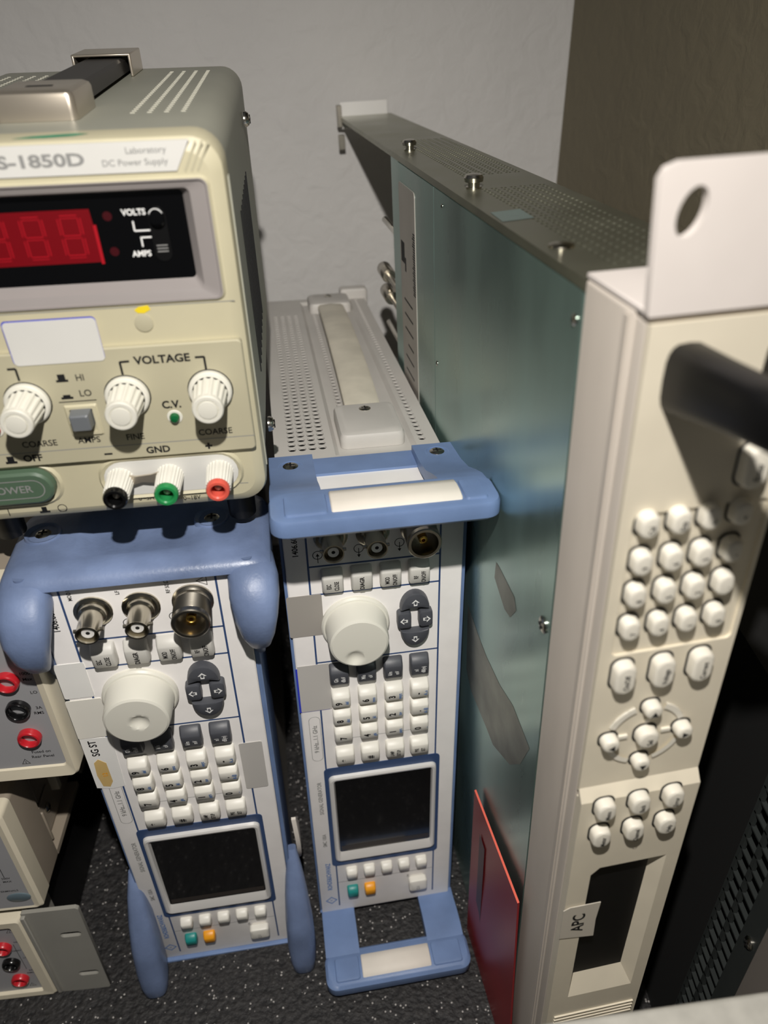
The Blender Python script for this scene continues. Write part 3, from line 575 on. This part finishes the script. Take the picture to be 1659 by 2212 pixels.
# ------------------------------------------------------------------ bench power supply
def supply():
    g = thing('bench_power_supply', 'cream bench power supply with red digits, knobs and three terminals, lying on the generator', 'power supply', (-175.5, 247.1, 343.4), 6.37, 3.87, -.34)
    W, H, D = 128.5, 138.0, 207
    o = lambda e, r, y, z0=0: [(x, y, z) for x, z in rr(W/2, (H+z0)/2, W-2*e, H-z0-2*e, r, 7)]
    b = MB(); b.loft([o(.6, 10, 13), o(.6, 10, D)], 'pscover', True, True)
    for xs in ((94.8, 100.8, 106.8, 112.8), (15.7, 21.7, 27.7, 33.7)):
        for x in xs:
            for i in range(30): b.box(x-.85, x+.85, 52+i*4.6, 52.8+i*4.6, H-.65, H-.3, 'slotlight')
    for i in range(9): b.box(W-.7, W-.2, 60+i*9, 62+i*9, 30, 100, 'dark')
    b.build('cover', g)
    b = MB(); b.loft([o(0, 10, 15), o(0, 10, 4), o(.6, 10, 2), o(2.6, 9, .6), o(4.4, 8, 0)], 'pscream', True, False)
    fo = [(x, z) for x, y, z in o(4.4, 8, 0)]; hw = rr(64, 106.5, 117, 38.7, 2.4); b.add([(x, 0, z) for x, z in fo+hw], tessellate_polygon([[Vector((x, z, 0)) for x, z in p] for p in (fo, hw)]), 'pscream')
    # side flange of the front moulding
    b.box(W-.1, W+.5, 9, 12, 12, H-14, 'pscover')
    for x in (120.9, 122.9, 124.8): b.line((x, 136.2), (x-4.5, 127.8), .7, 'pspan', y=-.15)
    b.build('front_moulding', g)
    b = MB(); b.plate([(9, 137), (119, 136.8), (114, 128.1), (9, 128.3)], -.6, .2, 'sticker'); b.text('GPS-1850D', 69.5, 132.3, 4.9, 'inkg', y=-.66, sx=1.5, bold=1.6); b.text('Laboratory', 105.6, 134.3, 2.6, 'inkg', y=-.66, sx=1.05, bold=.4); b.text('DC Power Supply', 101.8, 131.0, 2.6, 'inkg', y=-.66, sx=1.05, bold=.4); b.build('name_plate', g)
    # display window
    F = lambda x0, x1, z0, z1, r, y: [(x, y, z) for x, z in rr((x0+x1)/2, (z0+z1)/2, x1-x0, z1-z0, r)]
    b = MB(); b.ring([F(5.4, 122.6, 87, 125.9, 2.6, -1.0), F(5.9, 122.1, 87.5, 125.4, 2.3, -1.0), F(6.2, 121.8, 87.8, 125.1, 2.2, -.3), F(11.5, 116.6, 90.6, 123.0, 2, .6), F(14.5, 113.6, 93.4, 121.6, 1.5, 5)], 'psgrey'); b.ring([F(4.6, 123.4, 86.2, 126.7, 3, -.02), F(5.4, 122.6, 87, 125.9, 2.6, -1.0)], 'pscream'); b.build('window_bezel', g)
    b = MB(); b.flat([(13, 92), (115, 92), (115, 123), (13, 123)], 4.6, 'glass')
    b.text('VOLTS', 97.2, 115.3, 2.7, 'inkw', y=4.4, sx=.95, bold=1.3); b.text('AMPS', 97.2, 102, 2.7, 'inkw', y=4.4, sx=.95, bold=1.3)
    for a, c in (((96.4, 112.6), (96.4, 109.4)), ((96.4, 109.5), (101.4, 109.5)), ((98, 107.3), (101.4, 107.3)), ((98, 107.5), (98, 104.3))): b.line(a, c, .5, 'inkw', y=4.4)
    for p in ((88.7, 114.5), (88.5, 103.2)): b.lathe((p[0], 4.45, p[1]), [(1.5, 0), (1.4, 0)], 'ledd', n=16)
    b.build('display_window', g)
    b = MB(); b.flat([(30, 100), (84.4, 100), (83.4, 117), (30, 117)], 4.5, 'red')
    for cx in (76.4, 64.4, 52.4, 40.4):
        w2, h2, cz = 2.7, 6.3, 108.6
        for a, c in (((-w2, h2), (w2, h2)), ((-w2, 0), (w2, 0)), ((-w2, -h2), (w2, -h2)), ((-w2-.5, .6), (-w2-.5, h2-.5)), ((w2+.5, .6), (w2+.5, h2-.5)), ((-w2-.5, -.6), (-w2-.5, -h2+.5)), ((w2+.5, -.6), (w2+.5, -h2+.5))):
            for s_, mm, yy in ((1.15, 'seg', 4.44), (.55, 'red', 4.4)): b.line((cx+a[0], cz+a[1]), (cx+c[0], cz+c[1]), s_, mm, y=yy)
    b.box(83.6, 84.6, 4.0, 4.5, 99.5, 112, 'seg'); b.build('digit_display', g)
    b = MB(); b.plate(rr(104.4, 108, 5.6, 17.5, 2.7), 4.1, 4.5, 'black'); b.rbox(101.9, 106.9, 2.4, 4.2, 110.6, 116, 'glass', 2.2, .6)
    for i in range(3): b.box(102.6, 106.2, 3.9, 4.1, 102.4+i*1.0, 102.7+i*1.0, 'inkg')
    b.arc(104.4, 114.4, 2.2, .3, 20, 160, 'inkw', y=2.3); b.build('slide_switch', g)
    # control panel, standing proud of the lower part
    b = MB(); f = lambda e, y: [(x, y, z) for x, z in rr(W/2, 49.6, W-4.2-2*e, 45.4-2*e, 1.6)]
    b.loft([f(0, .5), f(0, -2), f(.4, -2.5)], 'pspan', False, True); Y = -2.6
    b.line((2, 33), (126.4, 33), .35, 'inkg', y=-2.54)
    T = lambda t_, x, z, s_, sx=1, bd=1, m='ink': b.text(t_, x, z, s_, m, y=Y, sx=sx, bold=bd)
    T('VOLTAGE', 97.8, 66.9, 4.2, 1.05, 1.4); T('CURRENT', 32, 66.9, 4.2, 1.05, 1.4)
    for p in (((83, 66.9), (86.3, 67)), ((83, 67), (83, 62)), ((109.3, 66.8), (112.6, 66.8)), ((112.5, 66.9), (112.5, 61.4)), ((44.5, 67), (47.4, 67)), ((47.3, 67), (47.3, 62.4))): b.line(p[0], p[1], .8, 'ink', y=Y)
    T('HI', 68, 62, 3.6, .9, .4); T('LO', 68.4, 55.8, 3.6, .95, .4); b.line((58.3, 52.9), (71.6, 52.9), .35, 'ink', y=Y)
    for z in (62, 55.2): b.flat([(59.6, z-1.2), (63.8, z-1.2), (63.8, z-.3), (63, z-.3), (63, z+(1.8 if z > 60 else .5)), (60.4, z+(1.8 if z > 60 else .5)), (60.4, z-.3), (59.6, z-.3)], Y, 'ink')
    T('C.V.', 97.7, 48.7, 4.2, .95, 1.5); T('COARSE', 46.8, 36.4, 3.6, .95, .5); T('AMPS', 64.9, 36.4, 3.6, .95, .5); T('FINE', 81.9, 36.3, 3.6, .95, .5); T('COARSE', 111.9, 35.9, 3.6, .95, .5)
    T('\u2013', 70.4, 30, 5, 1, 2); T('GND', 89.2, 29.9, 4, 1, 1.4); T('+', 108.4, 29.6, 5, 1, 1.6); T('OFF', 42.6, 30.4, 4, 1, 1.4)
    b.flat([(32.4, 28.8), (36.6, 28.8), (36.6, 29.8), (35.8, 29.8), (35.8, 32), (33.2, 32), (33.2, 29.8), (32.4, 29.8)], Y, 'ink')
    b.build('control_panel', g)
    b = MB(); b.line((2, 85.7), (126, 85.7), .3, 'inkg', y=-.1); b.lathe((93.8, 0, 79.8), [(3.2, 0), (3.2, -.4), (2.9, -.5)], 'pspan', n=24); b.build('trim_button', g)
    b = MB(); b.flat([(91.5, 84.5), (93, 85.6), (96.4, 86), (97, 84.4), (94.6, 83.2), (92.4, 83.4)], -.15, 'yellow'); b.build('yellow_paint_mark', g)
    b = MB(); b.flat(rr(63, 76.2, 31.2, 16.2, 1.6), -2.66, 'blueink'); b.plate(rr(63.1, 75.9, 30.8, 15.8, 1.5), -2.8, -2.4, 'sticker'); b.build('blank_sticker', g)
    def pknob(x, z):
        k = MB(); k.lathe((x, 0, z), [(8.3, Y), (8.3, Y-.02)], 'dark', n=30)
        k.lathe((x, 0, z), [(7.9, Y), (7.9, Y-1.6), (7.4, Y-2.2), (6.4, Y-2.4)], 'knob', n=40, cap1=False)
        k.lathe((x, 0, z), [(6.3, Y-2.3), (5.5, Y-14.6), (5.2, Y-15.2)], 'knob', n=60, mod=lambda i: 1.0 if i % 4 < 2 else .92)
        k.lathe((x, 0, z), [(5.5, Y-13.6), (5.5, Y-15.4), (5.1, Y-15.9), (3.9, Y-15.9), (3.7, Y-15.5), (3.6, Y-15.5), (3.4, Y-16.1), (2, Y-16.3)], 'knob', n=32)
        k.build('control_knob', g)
    for x in (15.5, 47.7, 82.9, 112.8): pknob(x, 53.6)
    def led(x, z, m): k = MB(); k.lathe((x, 0, z), [(2.9, Y), (2.7, Y-.3), (2.1, Y-.3)], 'knob', n=20); k.lathe((x, 0, z), [(1.9, Y), (1.9, Y-1.2), (1.4, Y-2), (.5, Y-2.3)], m, n=18); k.build('indicator_led', g)
    led(98, 43.6, 'ledg'); led(33.2, 43.6, 'ledr')
    b = MB(); b.ring([F(59.4, 71.2, 38.6, 51.6, .5, Y), F(60, 70.6, 39.2, 51, .5, Y-.8), F(61.2, 69.4, 40.4, 50, .5, Y-.8), F(61.2, 69.4, 40.4, 50, .5, Y)], 'pscream'); b.loft([F(61.6, 69, 43.2, 50.2, .5, Y), F(61.9, 68.7, 43.4, 49.8, .6, Y-5.4), F(62.4, 68.2, 43.9, 49.3, .6, Y-6)], 'swg', False, True); b.build('range_switch', g)
    # lower part: power button and binding posts
    b = MB(); b.ring([F(12, 49.6, 7.4, 27, 9, -.02), F(13, 48.6, 8.4, 26.2, 8.6, -1.1), F(14.4, 47.4, 9.6, 25.2, 8, -.4)], 'pscream'); b.loft([F(14.6, 47.2, 9.8, 25, 7.5, 0), F(15, 46.8, 10.2, 24.6, 7.3, -3), F(16, 45.8, 11.2, 23.6, 6.5, -3.8)], 'pgreen', False, True)
    b.ring([F(18, 43.6, 13.2, 21.6, 4.2, -3.84), F(18.4, 43.2, 13.6, 21.2, 4, -3.84)], 'inkg'); b.text('POWER', 31, 17.4, 4.6, 'inkg', y=-3.88, bold=.6); b.build('power_button', g)
    b = MB(); b.flat([(37, 3.4), (41, 3.4), (41, 4.2), (40, 4.2), (40, 6.2), (38, 6.2), (38, 4.2), (37, 4.2)], -.1, 'ink'); b.arc(46, 4.9, 1.7, .3, 0, 360, 'ink', y=-.1); b.line((25.2, 3.2), (25.2, 6.6), .35, 'ink', y=-.1); b.text('!', 20, 4.9, 3, 'ink', y=-.1); b.text('0~5A', 79.5, 6.2, 2.8, 'ink', y=-.1, bold=.4); b.text('0~18V', 97.5, 4.6, 2.6, 'ink', y=-.1, bold=.4)
    b.line((96, 10.6), (121, 9.6), .3, 'inkg', y=-.1); b.build('printed_markings', g)
    b = MB(); b.ring([F(63.4, 120, 6.6, 26.4, 9, -.02), F(64.2, 119.2, 7.4, 25.6, 8.8, -1.2), F(65.4, 118, 8.6, 24.4, 8.2, -.3)], 'pscream'); b.plate(rr(91.7, 16.5, 52.4, 15.6, 7.6), -.6, 0, 'sticker'); b.build('terminal_plate', g)
    for x, m in ((71.8, 'tblack'), (91, 'tgreen'), (110.6, 'tred')):
        k = MB(); k.lathe((x, 0, 16.6), [(5.4, -.5), (5.3, -2), (4.9, -12.2), (4.6, -12.6)], 'knurl', n=48, cap1=False, mod=lambda i: 1.0 if i % 2 else .94)
        k.lathe((x, 0, 16.6), [(4.5, -12.4), (4.6, -14.6), (4.2, -15.4), (3.2, -15.4), (2.7, -14.8), (2.6, -9)], m, n=28, cap1=False); k.lathe((x, 0, 16.6), [(2.6, -9.2), (2.2, -9.3)], 'dark', n=16); k.lathe((x, 0, 16.6), [(1.5, -9), (1.4, -12)], 'dnickel', n=12)
        k.build('binding_post', g)
    b = MB(); b.plate([(70, 18.6), (73, 20.2), (78.5, 18.8), (84.4, 19.2), (88.6, 20.4), (92, 18.6), (90, 15.6), (85.5, 15.2), (80.5, 16.2), (76, 14.8), (72, 15.2)], -3.2, -2.4, 'chrome'); b.build('shorting_link', g)
    # handle on top: black strap in two chromed end caps
    b = MB(); b.loft([[(55, y, H+1), (55.4, y, H+5.8), (57, y, H+7), (73, y, H+7), (74.4, y, H+5.8), (74.8, y, H+1)] for y in (58, 190)], 'vinyl', True, True); hn = b.build('handle_strap', g)
    for y0, y1 in ((40, 74), (170, 202)):
        k = MB(); rz = lambda e, z: [(x, y, z) for x, y in rr(64.6, (y0+y1)/2, 27.6-2*e, y1-y0-2*e, 2.4)]
        if y0 < 100: k.loft([rz(0, H-.5), rz(0, H+6.6), rz(.5, H+7.8), rz(2, H+8.6)], 'chrome', False, True); k.box(60, 69, y0+13, y0+16, H+8.5, H+8.75, 'dark')
        else:
            for x0, x1, z0, z1, ya in ((50.8, 52.2, -.5, 9, y0), (77, 78.4, -.5, 9, y0), (50.8, 78.4, 8, 9.2, y0), (50.8, 78.4, -.5, 9, y1-1.4)): k.box(x0, x1, ya, y1, H+z0, H+z1, 'chrome')
        k.build('handle_end_cap', g, bev=.5)
    screw(g, (W+.2, 165, 118), 'x', 1, 3.6, h=3); screw(g, (W+.2, 52, 7), 'x', 1, 3.6, h=3)
    b = MB(); b.add([(66, 4.2, H+.08), (71, 7.5, H+.08), (78, 9, H+.08), (84, 10, H+.08), (88, 8.6, H+.08), (84, 5.2, H+.08), (76, 3.8, H+.08)], [tuple(range(7))], 'paintg'); b.build('green_paint_smear', g)
    for x in (14, W-14):
        for y in (20, D-16): MB().lathe((x, y, 0), [(7, .5), (6.5, -2), (6, -19 if y < 100 else -24)], 'black', 'z', 18).build('foot', g)
    return g
supply()

# ------------------------------------------------------------------ instruments stacked at the left
SX, SY, SZ = -216.7, 234.9, -8.0
def jack(g, x, z, m, r=5.2, y=0):
    k = MB(); k.lathe((x, y, z), [(r, 0), (r, -2.4), (r-.5, -3.2), (r-1.2, -3.4), (r-1.6, -2.8), (r-1.9, 3)], m, n=28, cap1=False); k.lathe((x, y, z), [(r-1.9, 2), (.6, 2)], 'dark' if m == 'tblack' else m, n=18)
    return k.build('terminal', g)
def tri(b, x, z, y, s=2.6):
    b.ring([[(x+r*math.cos(R(a)), y, z+r*math.sin(R(a))) for a in (90, 210, 330)] for r in (s, s-.5)], 'ink'); b.text('!', x, z-.2, s*.9, 'ink', y=y-.02)
def rack_unit():
    g = thing('rack_multimeter', 'beige rack instrument with a slotted metal ear, lowest of the left stack', 'rack instrument', (SX, SY, SZ), 5)
    b = MB(); b.rbox(-240, 0, 8, 260, 2, 87, 'black', 2, 1); b.box(-235, -5, 20, 250, 0, 3, 'black'); b.build('housing', g)
    F = lambda x0, x1, z0, z1, r, y: [(x, y, z) for x, z in rr((x0+x1)/2, (z0+z1)/2, x1-x0, z1-z0, r)]
    b = MB(); b.ring([F(-240, -.2, 1, 88, 2.5, 12), F(-240, -.2, 1, 88, 2.5, -1), F(-238.5, -1.8, 2.5, 86.5, 2, -2.6), F(-233, -7.6, 6.4, 81, 1.5, -2.2), F(-232.5, -8, 7, 80.4, 1.5, 0)], 'bench'); b.build('front_frame', g)
    b = MB(); b.flat([(-233, 6.5), (-7.6, 6.5), (-7.6, 81), (-233, 81)], -.1, 'benchp'); tri(b, -10.5, 74, -.15); tri(b, -14, 11.5, -.15)
    for t_, x, z in (('Input', -22, 73), ('HI', -10.5, 62), ('1000V', -8.6-4, 52.6), ('LO', -9.6, 44), ('3A', -10.5, 29), ('RMS', -11.5, 26)): b.text(t_, x, z, 2.2, 'ink', y=-.15, bold=.4)
    b.line((-12.5, 60), (-12.5, 31), .3, 'ink', y=-.15); b.build('front_panel', g)
    for z, m in ((58.5, 'jred'), (40.5, 'tblack'), (21, 'jred')):
        for dx in (0, -24): jack(g, -18.7+dx, z, m)
    b = MB(); o2 = [(0.4, -2), (31, -3.2), (32.4, -1), (33.2, 88), (31.6, 89.6), (.8, 89.4)]
    b.holed([(x, z+2.6) for x, z in o2], [rr(23, 65.5, 12.5, 5.2, 2.5), rr(23, 20, 12.5, 5.2, 2.5)], -1, 1.4, 'earg'); b.box(.4, 3, -3, 26, 3, 90, 'earg'); b.build('rack_ear', g, bev=.5)
def mid_unit():
    g = thing('bench_multimeter', 'beige bench instrument with an open bracketed side, in the middle of the left stack', 'bench instrument', (SX, SY, SZ+94.5), 5)
    b = MB(); b.box(-230, 7, 14, 250, 4, 82, 'benchs'); b.rbox(-230, 14.6, 2, 34, 0, 84, 'benchs', 3, 1.4); b.box(7, 14.6, 84, 240, 76, 82, 'benchs'); b.box(12.6, 14.6, 92, 250, 2, 82, 'benchs'); b.box(7, 14, 34, 84, 0, 4, 'benchs'); b.build('housing', g)
    for z0 in (44, 8):
        k = MB(); k.box(7, 8.6, 38, 60, z0, z0+26, 'benchs'); k.box(8.6, 12, 38, 40, z0, z0+26, 'benchs'); k.build('side_bracket', g, bev=.8); screw(g, (8.6, 50, z0+16), 'x', 1, 3)
    k = MB(); k.box(7, 12.5, 64, 68, 22, 42, 'bench'); k.box(7, 12.5, 72, 75, 24, 44, 'bench'); k.build('latch_strip', g, bev=.5)
    b = MB(); F = lambda x0, x1, z0, z1, r, y: [(x, y, z) for x, z in rr((x0+x1)/2, (z0+z1)/2, x1-x0, z1-z0, r)]
    b.ring([F(-230, 15, 0, 85, 3, 12), F(-230, 15, 0, 85, 3, 1.5), F(-228, 13, 1.5, 83.5, 2.4, 0), F(-224, 9.5, 3, 76, 1, .6)], 'bench'); b.build('front_frame', g)
    b = MB(); b.flat([(-226, 2.5), (10, 2.5), (10, 77), (-226, 77)], .5, 'benchp'); tri(b, -4.5, 27, .4)
    b.line((-6, 60), (-1, 60), .35, 'ink', y=.4); b.line((-1, 60), (-1, 53), .35, 'ink', y=.4); b.line((1.5, 46), (1.5, 32), .35, 'ink', y=.4); b.text('500V', -3, 50, 2.2, 'ink', y=.4, bold=.4); b.text('500V', 2, 31, 2.2, 'ink', y=.4, bold=.4); b.text('MAX', 2, 28, 2.2, 'ink', y=.4, bold=.4); b.text('TERMINALS', 0, 19, 2.1, 'ink', y=.4, bold=.4); b.build('front_panel', g)
    b = MB(); b.loft([[(4+(6.6-e)*math.cos(R(a)), .5-yy, 12.5+(3.9-e)*math.sin(R(a))) for a in range(0, 360, 15)] for e, yy in ((0, 0), (0, .5), (.6, .8))], 'badge', False, True); b.build('badge', g)
    jack(g, -7, 41, 'tblack', 5.6, .5); jack(g, -32, 41, 'jred', 5.6, .5)
    for x in (-200, -15): MB().lathe((x, 30, 0), [(5, .5), (4.6, -6.5)], 'black', 'z', 14).build('foot', g)
def top_unit():
    g = thing('bench_multimeter', 'beige bench meter with red and black jacks, topmost of the left stack', 'bench instrument', (SX, SY, SZ+206), 5)
    F = lambda x0, x1, z0, z1, r, y: [(x, y, z) for x, z in rr((x0+x1)/2, (z0+z1)/2, x1-x0, z1-z0, r)]
    b = MB(); b.rbox(-180, 58, 12, 110, 2, 106, 'benchs', 2, 1); b.build('housing', g)
    b = MB(); b.ring([F(-180, 61.5, 0, 108, 3.5, 30), F(-180, 61.5, 0, 108, 3.5, 1.5), F(-179, 60.4, 1.2, 107, 3, -.4), F(-175, 57.2, 7.6, 93, 2, .4), F(-174, 56.6, 8.4, 92, 2, 1.6)], 'bench'); b.build('front_frame', g)
    b = MB(); b.flat([(-175, 7.5), (57.4, 7.5), (57.4, 93), (-175, 93)], 1.4, 'benchp'); Y = 1.3
    for t_, x, z in (('Input', 37, 83.6), ('HI', 55, 79), ('1000V', 54, 70), ('Max', 53.6, 66.4), ('LO', 54.2, 58), ('3A', 53.8, 48), ('RMS', 53, 44.6), ('Fused on', 47, 18.2), ('Rear Panel', 47, 14.8)): b.text(t_, x, z, 2.5, 'ink', y=Y, bold=.4)
    b.line((34, 79.8), (44, 80.6), .4, 'ink', y=Y); b.flat([(40, 79), (44, 80.5), (40, 82)], Y-.02, 'ink'); b.text('4W', 53, 86, 2.5, 'jred', y=Y); tri(b, 38, 11.6, Y, 2.4); b.build('front_panel', g)
    for z, m in ((66.6, 'jred'), (48.8, 'tblack'), (29.6, 'jred')):
        jack(g, 45, z, m, 5.4, 1.4); jack(g, 20, z, m, 5.4, 1.4)
    for x in (-100, 30): 
        for y in (30, 90): MB().lathe((x, y, 2), [(6, .5), (5.6, -31)], 'black', 'z', 14).build('foot', g)
rack_unit(); mid_unit(); top_unit()

# ------------------------------------------------------------------ small and edge things
g = thing('red_card', 'thin red card standing on the foam against the zinc metal side', 'card', (73.9, 164.6, 9), 9.19, 0, -1.55)
b = MB(); q = [(-4.0, 107, 131), (-4.6, 31, 147), (-4.2, 24, -16.5), (-6.5, 106, -16.5)]
b.loft([q, [(x-1.0, y, z) for x, y, z in q]], 'redcard', True, True)
b.add([(q[0][0]-1.02, 107, 131), (q[1][0]-1.02, 31, 147), (q[1][0]+.02, 31.1, 147.4), (q[0][0]+.02, 107.1, 131.4)], [(0, 1, 2, 3)], 'cardedge')
b.add([(-5.75, 92, 112), (-5.85, 82, 112), (-6.1, 84, 14), (-6.35, 93, 4)], [(0, 1, 2, 3)], 'cardstripe'); b.build('card_sheet', g)  # darker stripe down the face of the card

g = thing('vented_instrument', 'dark metal instrument case with a column of slot vents, right of the cream front', 'instrument', (160, 125, -8))
b = MB(); X = 0; pts = []
b.box(0, 60, 75, 300, 0, 285, 'dark'); b.box(0, 60, 41, 51, 0, 285, 'vent')
Zs = [i*8.6 for i in range(33)]
for yc in (51, 62, 72.5): b.box(0, 2, yc-.01, yc+2.2, 0, 285, 'vent')
for z in Zs:
    b.add([(0, 53, z), (0, 74, z), (0, 74, z+1.0), (0, 53, z+1.0), (3, 53, z-.6), (3, 74, z-.6)], [(0, 1, 2, 3), (0, 1, 5, 4)], 'vent')
b.box(6, 60, 51, 76, 0, 285, 'dark'); b.box(0, 60, 51, 76, 283, 285, 'vent'); b.build('housing', g)
b = MB(); b.box(-.6, 60, 0, 41, 0, 285, 'ventp'); b.build('front_bezel', g, bev=.8)
for z in (168, 236, 100): screw(g, (0, 46, z), 'x', -1, 3)

g = thing('storage_case', 'pale grey speckled case edge crossing the bottom right corner', 'case', (20, 102, -8), 6)
b = MB(); b.rbox(0, 210, 0, 4, 0, 0, 'speck') if False else None
b.loft([[(x, y, z) for x, y in rr(118, -62, 260-2*e, 124-2*e, 3)] for e, z in ((0, 0), (0, 256), (.8, 257.4), (2, 258))], 'speck', True, True); b.build('case_body', g)
